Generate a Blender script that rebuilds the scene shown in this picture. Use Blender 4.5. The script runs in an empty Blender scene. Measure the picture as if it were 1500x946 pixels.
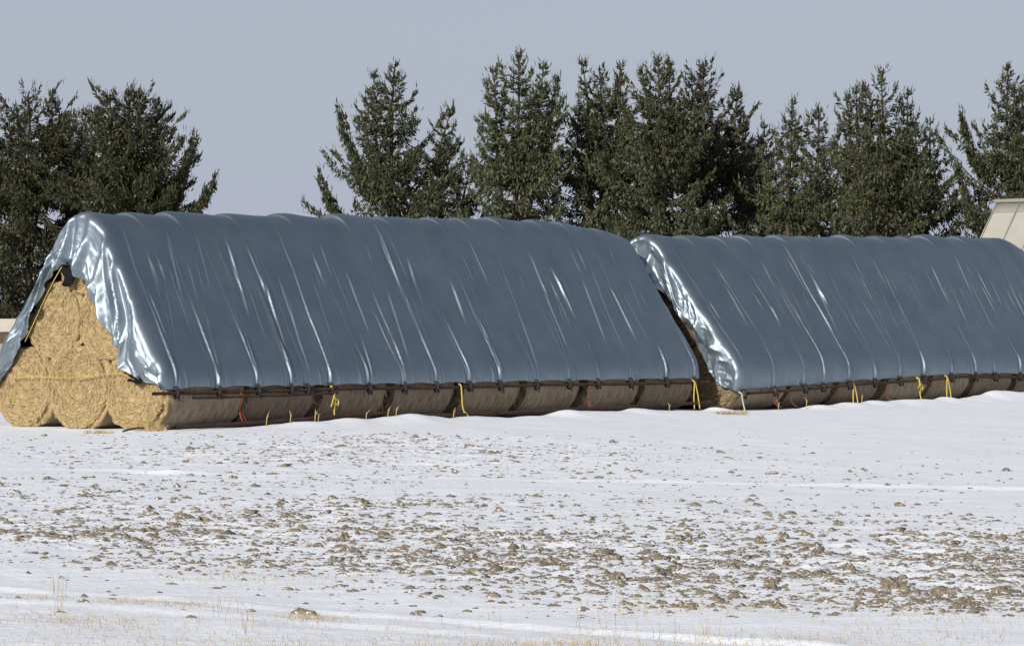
import bpy, math, random
import numpy as np

random.seed(7)
rng = np.random.default_rng(7)
S = bpy.context.scene
COL = S.collection
R = math.radians

# ------------------------------------------------------------------ camera numbers
W_PX, H_PX = 1500.0, 946.0
F_PX = 4500.0            # focal length in photograph pixels
CAM_H = 1.8
HOR = 475.0              # horizon row


def ground_at(px, py, z=0.0):
    Y = F_PX * (CAM_H - z) / (py - HOR)
    return np.array([(px - 750.0) / F_PX * Y, Y, z])


cam_d = bpy.data.cameras.new('camera')
cam = bpy.data.objects.new('camera', cam_d)
COL.objects.link(cam)
cam.location = (0, 0, CAM_H)
cam.rotation_euler = (R(90), 0, 0)
cam_d.sensor_width = 36.0
cam_d.lens = 36.0 * F_PX / W_PX
cam_d.shift_y = (HOR - H_PX / 2) / W_PX
cam_d.clip_end = 6000
cam_d.clip_start = 0.5
S.camera = cam

# ------------------------------------------------------------------ noise helpers


def hash2(ix, iy, seed):
    h = (ix.astype(np.int64) * 374761393 + iy.astype(np.int64) * 668265263 + seed * 974711) & 0x7fffffff
    h = (h ^ (h >> 13)) * 1274126177 & 0x7fffffff
    h = h ^ (h >> 16)
    return (h & 0xffff) / 65535.0


def vnoise(x, y, seed=0):
    ix = np.floor(x); iy = np.floor(y)
    fx = x - ix; fy = y - iy
    fx = fx * fx * fx * (fx * (fx * 6 - 15) + 10); fy = fy * fy * fy * (fy * (fy * 6 - 15) + 10)
    a = hash2(ix, iy, seed); b = hash2(ix + 1, iy, seed)
    c = hash2(ix, iy + 1, seed); d = hash2(ix + 1, iy + 1, seed)
    return ((a * (1 - fx) + b * fx) * (1 - fy) + (c * (1 - fx) + d * fx) * fy) * 2 - 1


def fbm(x, y, seed=0, octv=4):
    s = 0; a = 1.0; n = 0
    for i in range(octv):
        s = s + a * vnoise(x * 2 ** i + 13.7 * i, y * 2 ** i - 7.1 * i, seed + i * 17); n += a; a *= 0.5
    return s / n


def sstep(a, b, x):
    t = np.clip((x - a) / (b - a), 0, 1)
    return t * t * (3 - 2 * t)

# ------------------------------------------------------------------ mesh helpers


class MB:
    """collects vertices and faces; build() links them as one mesh object"""

    def __init__(self):
        self.v = []; self.f = []; self.n = 0; self.m = []

    def add(self, v, f, mat=0):
        v = np.asarray(v, float)
        self.v.append(v)
        for q in f:
            self.f.append(tuple(int(i) + self.n for i in q)); self.m.append(mat)
        self.n += len(v)

    def tube(self, pts, rad, sides=8, cap=True, mat=0, flat=1.0):
        pts = np.asarray(pts, float); n = len(pts)
        rad = np.full(n, rad) if np.isscalar(rad) else np.asarray(rad)
        tan = np.gradient(pts, axis=0); tan /= np.linalg.norm(tan, axis=1)[:, None] + 1e-9
        up = np.array([0, 0, 1.0]) if abs(tan[0][2]) < .9 else np.array([1.0, 0, 0])
        V = []
        for i in range(n):
            a = np.cross(tan[i], up); a /= np.linalg.norm(a) + 1e-9
            b = np.cross(a, tan[i])
            up = b
            for k in range(sides):
                th = 2 * math.pi * k / sides
                V.append(pts[i] + rad[i] * (math.cos(th) * a + flat * math.sin(th) * b))
        Fc = []
        for i in range(n - 1):
            for k in range(sides):
                k2 = (k + 1) % sides
                Fc.append((i * sides + k, i * sides + k2, (i + 1) * sides + k2, (i + 1) * sides + k))
        if cap:
            Fc.append(tuple(range(sides))[::-1])
            Fc.append(tuple((n - 1) * sides + k for k in range(sides)))
        self.add(V, Fc, mat)

    def box(self, c, ax, ay, az, mat=0):
        c = np.asarray(c, float); ax, ay, az = map(lambda q: np.asarray(q, float), (ax, ay, az))
        V = [c + i * ax + j * ay + k * az for i in (-1, 1) for j in (-1, 1) for k in (-1, 1)]
        self.add(V, [(0, 1, 3, 2), (4, 6, 7, 5), (0, 4, 5, 1), (2, 3, 7, 6), (0, 2, 6, 4), (1, 5, 7, 3)], mat)

    def build(self, name, mats, parent=None, smooth=True):
        V = np.concatenate(self.v) if self.v else np.zeros((0, 3))
        return mesh_obj(name, V, self.f, mats, parent, smooth, self.m)


def mesh_obj(name, V, F, mats, parent=None, smooth=True, mi=None):
    me = bpy.data.meshes.new(name)
    if isinstance(F, np.ndarray):
        nf, k = F.shape
        me.vertices.add(len(V)); me.vertices.foreach_set('co', np.asarray(V, np.float32).ravel())
        me.loops.add(nf * k); me.loops.foreach_set('vertex_index', F.astype(np.int32).ravel())
        me.polygons.add(nf); me.polygons.foreach_set('loop_start', np.arange(0, nf * k, k, dtype=np.int32))
        me.update(calc_edges=True); me.validate()
    else:
        me.from_pydata([tuple(v) for v in V], [], F)
    if not isinstance(mats, (list, tuple)):
        mats = [mats]
    for m in mats:
        me.materials.append(m)
    if mi is not None and len(mats) > 1:
        me.polygons.foreach_set('material_index', np.asarray(mi, np.int32))
    if smooth:
        me.polygons.foreach_set('use_smooth', np.ones(len(me.polygons), bool))
    me.update()
    o = bpy.data.objects.new(name, me)
    COL.objects.link(o)
    if parent is not None:
        o.parent = parent
    return o


def tag(o, label=None, cat=None, group=None, kind=None):
    if label: o['label'] = label
    if cat: o['category'] = cat
    if group: o['group'] = group
    if kind: o['kind'] = kind
    return o


def thing(name, label, cat, loc, group=None):
    o = bpy.data.objects.new(name, None)
    COL.objects.link(o)
    o.location = tuple(loc); o.empty_display_size = .2
    return tag(o, label, cat, group)


def grid_faces(nr, nc, off=0):
    i = np.arange(nr - 1)[:, None]; j = np.arange(nc - 1)[None, :]
    a = i * nc + j
    return np.stack([a, a + 1, a + nc + 1, a + nc], -1).reshape(-1, 4) + off

# ------------------------------------------------------------------ materials


def mat(name, col, rough=.8, metal=0.0, spec=.3, noise=None, bump=None, col2=None, scale=6.0, stretch=(1, 1, 1),
        island=None, transl=0.0, detail=6.0, lo=.3, hi=.7, dust=None):
    m = bpy.data.materials.new(name); m.use_nodes = True
    nt = m.node_tree; N = nt.nodes; Lk = nt.links
    b = N['Principled BSDF']
    b.inputs['Base Color'].default_value = (*col, 1); b.inputs['Roughness'].default_value = rough
    b.inputs['Metallic'].default_value = metal; b.inputs['Specular IOR Level'].default_value = spec
    tc = N.new('ShaderNodeTexCoord'); mp = N.new('ShaderNodeMapping')
    mp.inputs['Scale'].default_value = stretch
    Lk.new(tc.outputs['Object'], mp.inputs['Vector'])
    cur = None
    if col2 is not None:
        nz = N.new('ShaderNodeTexNoise'); nz.inputs['Scale'].default_value = scale
        nz.inputs['Detail'].default_value = detail; nz.inputs['Roughness'].default_value = .65
        Lk.new(mp.outputs[0], nz.inputs['Vector'])
        rp = N.new('ShaderNodeValToRGB')
        rp.color_ramp.elements[0].position = lo; rp.color_ramp.elements[1].position = hi
        rp.color_ramp.elements[0].color = (*col, 1); rp.color_ramp.elements[1].color = (*col2, 1)
        Lk.new(nz.outputs['Fac'], rp.inputs[0]); cur = rp.outputs[0]
    if island is not None:
        g = N.new('ShaderNodeNewGeometry'); rp2 = N.new('ShaderNodeValToRGB')
        el = rp2.color_ramp.elements
        el[0].color = (*island[0], 1); el[1].color = (*island[-1], 1)
        for k, c in enumerate(island[1:-1]):
            e = el.new((k + 1) / (len(island) - 1)); e.color = (*c, 1)
        Lk.new(g.outputs['Random Per Island'], rp2.inputs[0])
        if cur is None:
            cur = rp2.outputs[0]
        else:
            mx = N.new('ShaderNodeMix'); mx.data_type = 'RGBA'; mx.inputs[0].default_value = .5
            Lk.new(cur, mx.inputs[6]); Lk.new(rp2.outputs[0], mx.inputs[7]); cur = mx.outputs[2]
    if dust is not None:
        nd_ = N.new('ShaderNodeTexNoise'); nd_.inputs['Scale'].default_value = 34; nd_.inputs['Detail'].default_value = 4
        Lk.new(tc.outputs['Object'], nd_.inputs['Vector'])
        md = N.new('ShaderNodeMapRange'); md.inputs[1].default_value = .57; md.inputs[2].default_value = .66
        Lk.new(nd_.outputs['Fac'], md.inputs[0])
        mx2 = N.new('ShaderNodeMix'); mx2.data_type = 'RGBA'; mx2.inputs[7].default_value = (*dust, 1)
        Lk.new(md.outputs[0], mx2.inputs[0]); Lk.new(cur, mx2.inputs[6]); cur = mx2.outputs[2]
    if cur is not None:
        Lk.new(cur, b.inputs['Base Color'])
    if bump:
        nb = N.new('ShaderNodeTexNoise'); nb.inputs['Scale'].default_value = bump[0]
        nb.inputs['Detail'].default_value = 5; Lk.new(mp.outputs[0], nb.inputs['Vector'])
        bp = N.new('ShaderNodeBump'); bp.inputs['Strength'].default_value = bump[1]; bp.inputs['Distance'].default_value = bump[2]
        Lk.new(nb.outputs['Fac'], bp.inputs['Height']); Lk.new(bp.outputs[0], b.inputs['Normal'])
    if transl:
        out = N['Material Output']
        tr = N.new('ShaderNodeBsdfTranslucent'); ms = N.new('ShaderNodeMixShader'); ms.inputs[0].default_value = transl
        if cur is not None: Lk.new(cur, tr.inputs['Color'])
        else: tr.inputs['Color'].default_value = (*col, 1)
        Lk.new(b.outputs[0], ms.inputs[1]); Lk.new(tr.outputs[0], ms.inputs[2]); Lk.new(ms.outputs[0], out.inputs[0])
    return m


M_TARP = mat('silver_tarpaulin', (.20, .248, .292), .47, .80, .5, col2=(.265, .315, .36), scale=1.3, bump=(16, .16, .02))
M_TARPIN = mat('black_tarpaulin_lining', (.010, .010, .012), .9, spec=.08)
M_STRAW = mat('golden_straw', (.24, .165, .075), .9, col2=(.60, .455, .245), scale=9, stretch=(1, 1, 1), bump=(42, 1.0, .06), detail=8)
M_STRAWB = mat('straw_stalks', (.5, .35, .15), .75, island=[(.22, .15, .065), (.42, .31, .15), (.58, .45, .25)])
M_STRAWW = mat('greyed_shade_straw', (.11, .08, .05), .95, col2=(.30, .225, .135), scale=9, bump=(40, 1.0, .06))  # dull weathered straw, its colour also darkened to deepen the gap's shade
M_STRAWD = mat('shade_dark_straw', (.06, .045, .03), .95, col2=(.17, .125, .08), scale=7, bump=(40, .8, .05))  # same straw with shade put into its colour, for side and gap bales
M_NET = mat('weathered_net_wrap', (.21, .16, .115), .9, col2=(.56, .445, .32), scale=3.4, stretch=(5, 1.2, 1.2), bump=(30, 1.0, .05), detail=9)
M_RUST = mat('rusty_steel', (.028, .018, .013), .9, .05, col2=(.078, .042, .03), scale=5, bump=(60, .3, .01))
M_RUBBER = mat('black_rubber', (.012, .012, .013), .55)
M_YEL = mat('yellow_cord', (.42, .32, .05), .75, col2=(.58, .46, .12), scale=40)
M_ORANGE = mat('orange_webbing', (.27, .06, .035), .8, col2=(.40, .11, .065), scale=14)
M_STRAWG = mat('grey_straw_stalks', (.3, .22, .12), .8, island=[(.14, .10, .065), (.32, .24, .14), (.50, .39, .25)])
M_WHITE = mat('white_cord', (.46, .44, .38), .85, col2=(.36, .34, .29), scale=30)
M_BARK = mat('spruce_bark', (.045, .034, .026), .95, col2=(.09, .07, .055), scale=8, bump=(20, .6, .04))
M_NEEDLE = mat('spruce_needles', (.04, .05, .02), .6, spec=.25, transl=.12,
               island=[(.022, .030, .015), (.042, .050, .023), (.068, .074, .034), (.095, .09, .045)])
def vary_by_object(m, lo, hi):
    """each object that wears the material is a little lighter or darker, greener or browner"""
    nt = m.node_tree; b = nt.nodes['Principled BSDF']; ln = b.inputs['Base Color'].links[0]; src = ln.from_socket
    oi = nt.nodes.new('ShaderNodeObjectInfo'); h = nt.nodes.new('ShaderNodeHueSaturation')
    mr = nt.nodes.new('ShaderNodeMapRange'); mr.inputs[3].default_value = lo; mr.inputs[4].default_value = hi
    m2 = nt.nodes.new('ShaderNodeMapRange'); m2.inputs[3].default_value = .485; m2.inputs[4].default_value = .515
    nt.links.new(oi.outputs['Random'], mr.inputs[0]); nt.links.new(oi.outputs['Random'], m2.inputs[0])
    nt.links.new(mr.outputs[0], h.inputs['Value']); nt.links.new(m2.outputs[0], h.inputs['Hue'])
    nt.links.new(src, h.inputs['Color'])
    for l in [l for l in nt.links if l.from_socket == src and l.to_node != h]:
        t_ = l.to_socket; nt.links.remove(l); nt.links.new(h.outputs[0], t_)


vary_by_object(M_NEEDLE, .75, 1.25); vary_by_object(M_NET, .8, 1.2)
M_SOIL = mat('bare_soil', (.125, .103, .076), .95, col2=(.25, .21, .158), scale=18, bump=(60, .8, .02), dust=(.55, .56, .58))
M_GRASS = mat('dry_grass', (.4, .3, .16), .8, island=[(.16, .14, .07), (.34, .26, .14), (.50, .40, .25)])
M_ROOF = mat('cream_roof_sheet', (.30, .288, .25), .65, col2=(.36, .347, .305), scale=1.2, bump=(3, .2, .02))
M_WALLT = mat('tan_boards', (.26, .2, .13), .85, col2=(.36, .29, .2), scale=3, stretch=(6, 6, .6))
M_FASCIA = mat('pale_painted_board', (.36, .32, .27), .7, col2=(.43, .39, .33), scale=4)
M_POST = mat('weathered_flue', (.30, .22, .14), .8, col2=(.42, .33, .22), scale=5)


def snow_mat():
    m = bpy.data.materials.new('snow_over_soil'); m.use_nodes = True
    nt = m.node_tree; N = nt.nodes; Lk = nt.links; b = N['Principled BSDF']
    at = N.new('ShaderNodeAttribute'); at.attribute_name = 'bare'
    tc = N.new('ShaderNodeTexCoord')
    nz = N.new('ShaderNodeTexNoise'); nz.inputs['Scale'].default_value = 17; nz.inputs['Detail'].default_value = 9
    nz.inputs['Roughness'].default_value = .72
    mp = N.new('ShaderNodeMapping'); mp.inputs['Scale'].default_value = (1, .55, 1)
    Lk.new(tc.outputs['Object'], mp.inputs[0]); Lk.new(mp.outputs[0], nz.inputs['Vector'])
    # noise + bare -> mask
    ad = N.new('ShaderNodeMath'); ad.operation = 'MULTIPLY_ADD'; ad.inputs[1].default_value = .22
    Lk.new(at.outputs['Fac'], ad.inputs[0]); Lk.new(nz.outputs['Fac'], ad.inputs[2])
    mr = N.new('ShaderNodeMapRange'); mr.inputs[1].default_value = .76; mr.inputs[2].default_value = .86
    Lk.new(ad.outputs[0], mr.inputs[0])
    n2 = N.new('ShaderNodeTexNoise'); n2.inputs['Scale'].default_value = 30; n2.inputs['Detail'].default_value = 6
    Lk.new(tc.outputs['Object'], n2.inputs['Vector'])
    rs = N.new('ShaderNodeValToRGB'); rs.color_ramp.elements[0].color = (.12, .09, .058, 1); rs.color_ramp.elements[1].color = (.26, .2, .13, 1)
    Lk.new(n2.outputs['Fac'], rs.inputs[0])
    rw = N.new('ShaderNodeValToRGB'); rw.color_ramp.elements[0].color = (.745, .77, .82, 1); rw.color_ramp.elements[1].color = (.83, .855, .90, 1)
    n3 = N.new('ShaderNodeTexNoise'); n3.inputs['Scale'].default_value = .8; n3.inputs['Detail'].default_value = 5
    Lk.new(tc.outputs['Object'], n3.inputs['Vector']); Lk.new(n3.outputs['Fac'], rw.inputs[0])
    mx = N.new('ShaderNodeMix'); mx.data_type = 'RGBA'
    Lk.new(mr.outputs[0], mx.inputs[0]); Lk.new(rw.outputs[0], mx.inputs[6]); Lk.new(rs.outputs[0], mx.inputs[7])
    Lk.new(mx.outputs[2], b.inputs['Base Color'])
    b.inputs['Roughness'].default_value = .75; b.inputs['Specular IOR Level'].default_value = .2
    nb = N.new('ShaderNodeTexNoise'); nb.inputs['Scale'].default_value = 14; nb.inputs['Detail'].default_value = 7
    mp2 = N.new('ShaderNodeMapping'); mp2.inputs['Scale'].default_value = (.8, 1, 1)
    Lk.new(tc.outputs['Object'], mp2.inputs[0]); Lk.new(mp2.outputs[0], nb.inputs['Vector'])
    bp = N.new('ShaderNodeBump'); bp.inputs['Strength'].default_value = .35; bp.inputs['Distance'].default_value = .03
    Lk.new(nb.outputs['Fac'], bp.inputs['Height']); Lk.new(bp.outputs[0], b.inputs['Normal'])
    return m


M_SNOW = snow_mat()

# ------------------------------------------------------------------ the two stacks: axes
RV = np.array([.623, .782, 0.0]); RV /= np.linalg.norm(RV)     # along the rows, away from the camera
NS = np.array([RV[1], -RV[0], 0.0])                            # towards the long near side
ZV = np.array([0, 0, 1.0])
UP = 1.4                                                       # spacing of the bottom bales
BR = .70
BL = 1.945
C1 = np.array([-7.44, 52.91, 0.0])
C2 = C1 + RV * (15.56 + .72) + NS * .50
DZ = 1.17
RB = np.stack([RV, NS, ZV], 1)                                 # local (t,u,z) -> world


def wp(Cn, t, u, z):
    return Cn + RV * t + NS * u + ZV * z


def t_at_px(Cn, u, px):
    """distance along a stack at which a line at offset u crosses image column px"""
    k = (px - 750.0) / F_PX
    b = Cn + NS * u
    return (k * b[1] - b[0]) / (RV[0] - k * RV[1])

# ------------------------------------------------------------------ ground


CLODMAP = [  # x, y, sx, sy, amount in photograph pixels: how bare the field is there
    (480, 660, 260, 22, .9), (800, 662, 220, 16, .5), (150, 668, 150, 16, .45), (620, 650, 130, 12, .5),
    (250, 705, 300, 22, .28), (760, 690, 250, 14, .4), (520, 735, 300, 16, .25), (1150, 700, 220, 14, .12),
    (230, 785, 210, 26, .95), (470, 775, 160, 28, .95), (640, 795, 160, 32, .95), (80, 770, 110, 30, .7),
    (820, 810, 180, 36, .85), (1000, 830, 180, 34, .85), (1220, 830, 190, 38, .72), (1420, 830, 140, 44, .78),
    (700, 740, 260, 12, .3), (1150, 770, 180, 18, .4), (1430, 790, 110, 18, .55), (1050, 745, 160, 12, .25),
    (330, 828, 220, 12, .5), (640, 845, 160, 16, .6), (1000, 880, 240, 12, .3), (1400, 880, 160, 16, .5),
    (1300, 700, 200, 30, .06), (100, 730, 160, 24, .25), (1480, 850, 160, 30, .45), (-150, 775, 160, 30, .8), (1700, 830, 160, 40, .9)]


def bare(px, py):
    s = np.zeros_like(px, float)
    for x, y, sx, sy, a in CLODMAP:
        s = s + a * np.exp(-((px - x) / sx) ** 2 - ((py - y) / sy) ** 2)
    s = np.minimum(s, 1.0)
    return s


def to_px(X, Y, Z=0.0):
    return 750 + F_PX * X / Y, HOR + F_PX * (CAM_H - Z) / Y


TRACKS = []      # wheel marks across the field: (pixel polyline, width, depth)
for poly, wd, dp in [([(-300, 672), (0, 684), (400, 694), (900, 703), (1500, 716), (1800, 722)], .22, .028),
                     ([(-300, 640), (40, 862), (390, 888), (800, 915), (1130, 942), (1500, 975)], .10, .03),
                     ([(-200, 866), (30, 880), (300, 897), (560, 915), (900, 940)], .12, .024)]:
    TRACKS.append(([ground_at(a, b)[:2] for a, b in poly], wd, dp))
TRACKS[1][0][0] = ground_at(-250, 842)[:2]


def height(X, Y):
    px, py = to_px(X, np.maximum(Y, 5))
    z = .028 * fbm(X * .35, Y * .22, 3, 3) + .012 * fbm(X * 1.8, Y * 1.1, 5, 3)
    b = bare(px, py) * (Y < 62)
    z = z + b * .030 * (fbm(X * 4.5, Y * 3.2, 11, 3)) + b * .016 * np.abs(vnoise(X * 9, Y * 6.5, 12))
    # wind crust ripples
    z = z + .008 * (1 - np.abs(vnoise(X * .9, Y * 3.0, 15))) ** 3
    for pts, wd, dp in TRACKS:
        pts = np.array(pts)
        xs, ys = pts[:, 0], pts[:, 1]
        o = np.argsort(xs)
        yc = np.interp(X, xs[o], ys[o]) + .12 * vnoise(X * .5, X * 0, 21)
        d = (Y - yc) / wd
        amp = dp * (.6 + .5 * vnoise(X * .7, X * 0 + 3, 8))
        z = z + amp * (np.exp(-(d) ** 2) - .8 * np.exp(-((d + 1.9) / 1.1) ** 2)) * sstep(xs.min() - .2, xs.min() + .8, X) * (1 - sstep(xs.max() - 1.2, xs.max() + .2, X))
    # snow drifted along the foot of the stacks
    for Cn, L, k, sd in ((C1, 15.6, 0, 31), (C2, 16.5, 1, 32)):
        t = (X - Cn[0]) * RV[0] + (Y - Cn[1]) * RV[1]
        u = (X - Cn[0]) * NS[0] + (Y - Cn[1]) * NS[1]
        n = np.clip(vnoise(t * .55, t * 0, sd) * .5 + .5 + .35 * vnoise(t * 1.7, t * 0, sd + 9), 0, 1.4)
        hh = (.02 + .12 * n) if k == 0 else (.02 + .15 * n + .07 * sstep(6, 10, t))
        hh = hh * (sstep(.6, 4.5, t) if k == 0 else sstep(-.6, 2.2, t))
        hh = hh * (1 - sstep(L + 1.5, L + 3, t)) if k else hh * (1 - sstep(L - .1, L + .5, t))
        wv = u - 2.42 - .15 * vnoise(t * .6, t * 0, sd + 3)
        z = z + hh * np.where(wv > 0, np.exp(-(wv / .5) ** 2), np.exp(-(wv / .22) ** 2))
    return z


def axis(lo, hi, fine_lo, fine_hi, st, grow=1.35):
    a = list(np.arange(fine_lo, fine_hi + st * .5, st))
    s = st; x = a[-1]
    while x < hi:
        s *= grow; x += s; a.append(min(x, hi))
    s = st; x = a[0]; pre = []
    while x > lo:
        s *= grow; x -= s; pre.append(max(x, lo))
    return np.array(pre[::-1] + a)


xs = axis(-2500, 2500, -11.5, 12.5, .062)
ya = [14.6]
while ya[-1] < 76:
    ya.append(ya[-1] + max(.055, .0016 * ya[-1]))
ys = np.concatenate([axis(-200, 14.5, 14.5, 14.5, .06)[:-1], ya, axis(76.2, 5000, 76.2, 76.2, .1)])
GX, GY = np.meshgrid(xs, ys)
GZ = height(GX, GY)
far = sstep(78, 95, GY); GZ = GZ * (1 - far)
V = np.stack([GX, GY, GZ], -1).reshape(-1, 3)
ground = mesh_obj('ground', V, grid_faces(len(ys), len(xs)), M_SNOW)
tag(ground, kind='structure')
pxg, pyg = to_px(GX, np.maximum(GY, 5))
bv = (bare(pxg, pyg) * (GY > 8) * (GY < 62)).astype(np.float32)
at = ground.data.attributes.new('bare', 'FLOAT', 'POINT'); at.data.foreach_set('value', bv.ravel())

# ------------------------------------------------------------------ soil clods lying in the snow


def ico():
    p = (1 + 5 ** .5) / 2
    v = np.array([(-1, p, 0), (1, p, 0), (-1, -p, 0), (1, -p, 0), (0, -1, p), (0, 1, p), (0, -1, -p), (0, 1, -p), (p, 0, -1), (p, 0, 1), (-p, 0, -1), (-p, 0, 1)], float)
    v /= np.linalg.norm(v[0])
    f = [(0, 11, 5), (0, 5, 1), (0, 1, 7), (0, 7, 10), (0, 10, 11), (1, 5, 9), (5, 11, 4), (11, 10, 2), (10, 7, 6), (7, 1, 8),
         (3, 9, 4), (3, 4, 2), (3, 2, 6), (3, 6, 8), (3, 8, 9), (4, 9, 5), (2, 4, 11), (6, 2, 10), (8, 6, 7), (9, 8, 1)]
    return v, f


def sub(v, f):
    v = list(map(tuple, v)); cache = {}; out = []

    def mid(a, b):
        k = (min(a, b), max(a, b))
        if k not in cache:
            m = (np.array(v[a]) + np.array(v[b])) / 2; m /= np.linalg.norm(m)
            v.append(tuple(m)); cache[k] = len(v) - 1
        return cache[k]
    for a, b, c in f:
        ab, bc, ca = mid(a, b), mid(b, c), mid(c, a)
        out += [(a, ab, ca), (b, bc, ab), (c, ca, bc), (ab, bc, ca)]
    return np.array(v), out


I0 = ico(); I1 = sub(*I0); I2 = sub(*I1)


def lump(base, seed, rough=.35):
    v = base[0].copy()
    n = fbm(v[:, 0] * 1.3 + v[:, 2] * .7 + seed * 3.1, v[:, 1] * 1.3 - v[:, 2] * .9, seed, 3)
    n2 = vnoise(v[:, 0] * 3.1 + seed, v[:, 1] * 3.1 + v[:, 2] * 3.3, seed + 5)
    return v * (1 + rough * 1.2 * n + rough * .4 * n2)[:, None]


protos = [lump(I1, 40 + k, .75) for k in range(14)]
F1 = np.array(I1[1])
cand = 150000
cx = rng.uniform(-250, 1750, cand); cy = rng.uniform(634, 905, cand)
dn = bare(cx, cy)
gp = F_PX * CAM_H / (cy - HOR)
wx = (cx - 750) / F_PX * gp
cl = .6 + .7 * fbm(wx * 1.1, gp * 1.1, 77, 4) + .4 * vnoise(wx * .9, gp * 2.4, 78)
acc = rng.random(cand) < np.clip(dn * np.clip(cl, .15, 1.2) * .44 + .006, 0, 1)
cx, cy, gp, wx = cx[acc], cy[acc], gp[acc], wx[acc]
tl = (wx - C1[0]) * RV[0] + (gp - C1[1]) * RV[1]; ul = (wx - C1[0]) * NS[0] + (gp - C1[1]) * NS[1]
keep = ~((ul < 2.7) & (tl > -.6))
wx, gp = wx[keep], gp[keep]
n = len(wx)
gz = height(wx, gp)
Vs, Fs = [], []
size = np.exp(rng.normal(math.log(.0077), .52, n)).clip(.004, .034)
for i in range(n):
    v = protos[i % 14]
    s = size[i]
    el = rng.uniform(1.3, 2.8)
    a = rng.uniform(-.5, .5); c, sn = math.cos(a), math.sin(a)
    w = v * np.array([s * el, s * rng.uniform(.8, 1.5), s * rng.uniform(.55, 1.15)])
    w = np.stack([w[:, 0] * c - w[:, 1] * sn, w[:, 0] * sn + w[:, 1] * c, w[:, 2]], 1)
    Vs.append(w + np.array([wx[i], gp[i], gz[i] + s * .05])); Fs.append(F1 + i * len(v))
clods = mesh_obj('soil_clods', np.concatenate(Vs), np.concatenate(Fs), M_SOIL, smooth=False)
tag(clods, 'small brown soil clods poking through the thin snow across the field', 'soil clods', kind='stuff')

BIG = [(1131, 862, 11, 13, 'upright tan soil clod standing alone in snow in the lower right field'),
       (505, 798, 8, 11, 'tallest pointed soil clod in the crowded left part of the field'),
       (903, 851, 11, 9, 'dark soil clod with snow pressed under its front, left of a paired clod'),
       (983, 839, 9, 8, 'rounded brown soil clod on a smooth snow hump'),
       (826, 840, 7, 7, 'small brown clod left of the snow covered pair'),
       (1303, 862, 14, 10, 'wide peaked soil heap near the right edge of the bare field'),
       (1114, 797, 8, 8, 'knobbly brown clod on open snow, behind the densest clods')]
for k, (x, y, hw, hh, lab) in enumerate(BIG):
    p = ground_at(x, y); sc = p[1] / F_PX
    v = lump(I2, 90 + k, .55) * np.array([hw * sc, hw * sc * .9, hh * sc * 1.0])
    p[2] = float(height(np.array([p[0]]), np.array([p[1]]))[0]) + hh * sc * .25
    o = mesh_obj('soil_clod', v, [tuple(f) for f in I2[1]], M_SOIL, smooth=False)
    o.location = p
    tag(o, lab, 'soil clod', 'large soil clods on the snow')

# ------------------------------------------------------------------ dry grass in the foreground


def blades(pts, hmin, hmax, lean, wid, nseg=3):
    """thin bent blades rooted at pts"""
    n = len(pts); V = []; Fq = []
    h = rng.uniform(hmin, hmax, n); az = rng.uniform(0, 2 * math.pi, n); ln = rng.uniform(.1, 1, n) * lean
    for i in range(n):
        d = np.array([math.cos(az[i]), math.sin(az[i]), 0]); side = np.array([1, .25 * math.sin(az[i] * 3), 0]); b = len(V)
        for s in range(nseg + 1):
            q = s / nseg
            c = pts[i] + d * ln[i] * h[i] * q * q + ZV * (h[i] * (q - .25 * ln[i] * q * q) - .01)
            w = wid * (1 - .8 * q)
            V += [c - side * w, c + side * w]
        for s in range(nseg):
            k = b + s * 2
            Fq.append((k, k + 1, k + 3, k + 2))
    return V, Fq


GV, GF = [], []


def grow(x, y, sx, sy, n, h0, h1, lean, wid=.0016):
    px = rng.normal(x, sx, n); py = np.clip(rng.normal(y, sy, n), 700, 975)
    Y = F_PX * CAM_H / (py - HOR); X = (px - 750) / F_PX * Y
    P = np.stack([X, Y, height(X, Y)], 1)
    v, f = blades(P, h0, h1, lean, wid)
    off = len(GV); GV.extend(v); GF.extend([tuple(i + off for i in q) for q in f])


for a in [(190, 884, 35, 3, 260, .015, .05, 1.6), (275, 887, 30, 2.5, 260, .015, .05, 1.6), (455, 905, 30, 3.5, 320, .02, .06, 1.6),
          (70, 908, 60, 5, 200, .02, .05, 1.4), (160, 914, 70, 6, 320, .02, .07, 1.2), (60, 878, 30, 3, 120, .02, .05, 1.5),
          (300, 848, 60, 4, 120, .02, .06, .8), (440, 850, 70, 5, 150, .02, .05, .9), (330, 842, 30, 4, 60, .02, .07, .7),
          (1020, 893, 70, 4, 260, .02, .06, .9), (920, 893, 25, 8, 30, .06, .16, .4), (890, 920, 30, 10, 24, .05, .13, .4),
          (600, 918, 60, 5, 40, .03, .08, .5), (1040, 934, 40, 7, 36, .06, .14, .6), (780, 942, 60, 4, 220, .02, .05, 1.3),
          (840, 942, 50, 4, 200, .02, .05, 1.3), (700, 935, 150, 8, 90, .02, .05, .9), (1380, 905, 120, 12, 300, .02, .07, .8),
          (1250, 885, 150, 8, 160, .02, .06, .8), (1100, 880, 130, 6, 120, .02, .06, .8), (85, 880, 6, 16, 14, .10, .24, .3),
          (330, 900, 8, 10, 10, .1, .2, .35), (370, 920, 18, 8, 14, .08, .2, .4), (720, 900, 8, 12, 8, .06, .14, .4),
          (200, 940, 200, 10, 900, .015, .05, 1.0), (600, 944, 260, 9, 800, .015, .05, 1.0), (1150, 944, 260, 9, 700, .02, .06, .9),
          (1350, 930, 200, 12, 160, .02, .07, .8), (640, 850, 120, 8, 120, .02, .06, .9), (350, 700, 300, 60, 60, .02, .05, .8),
          (900, 860, 300, 20, 200, .02, .055, .9), (1350, 860, 200, 30, 240, .02, .06, .9), (400, 820, 250, 25, 260, .02, .055, .9)]:
    grow(*a)
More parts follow.
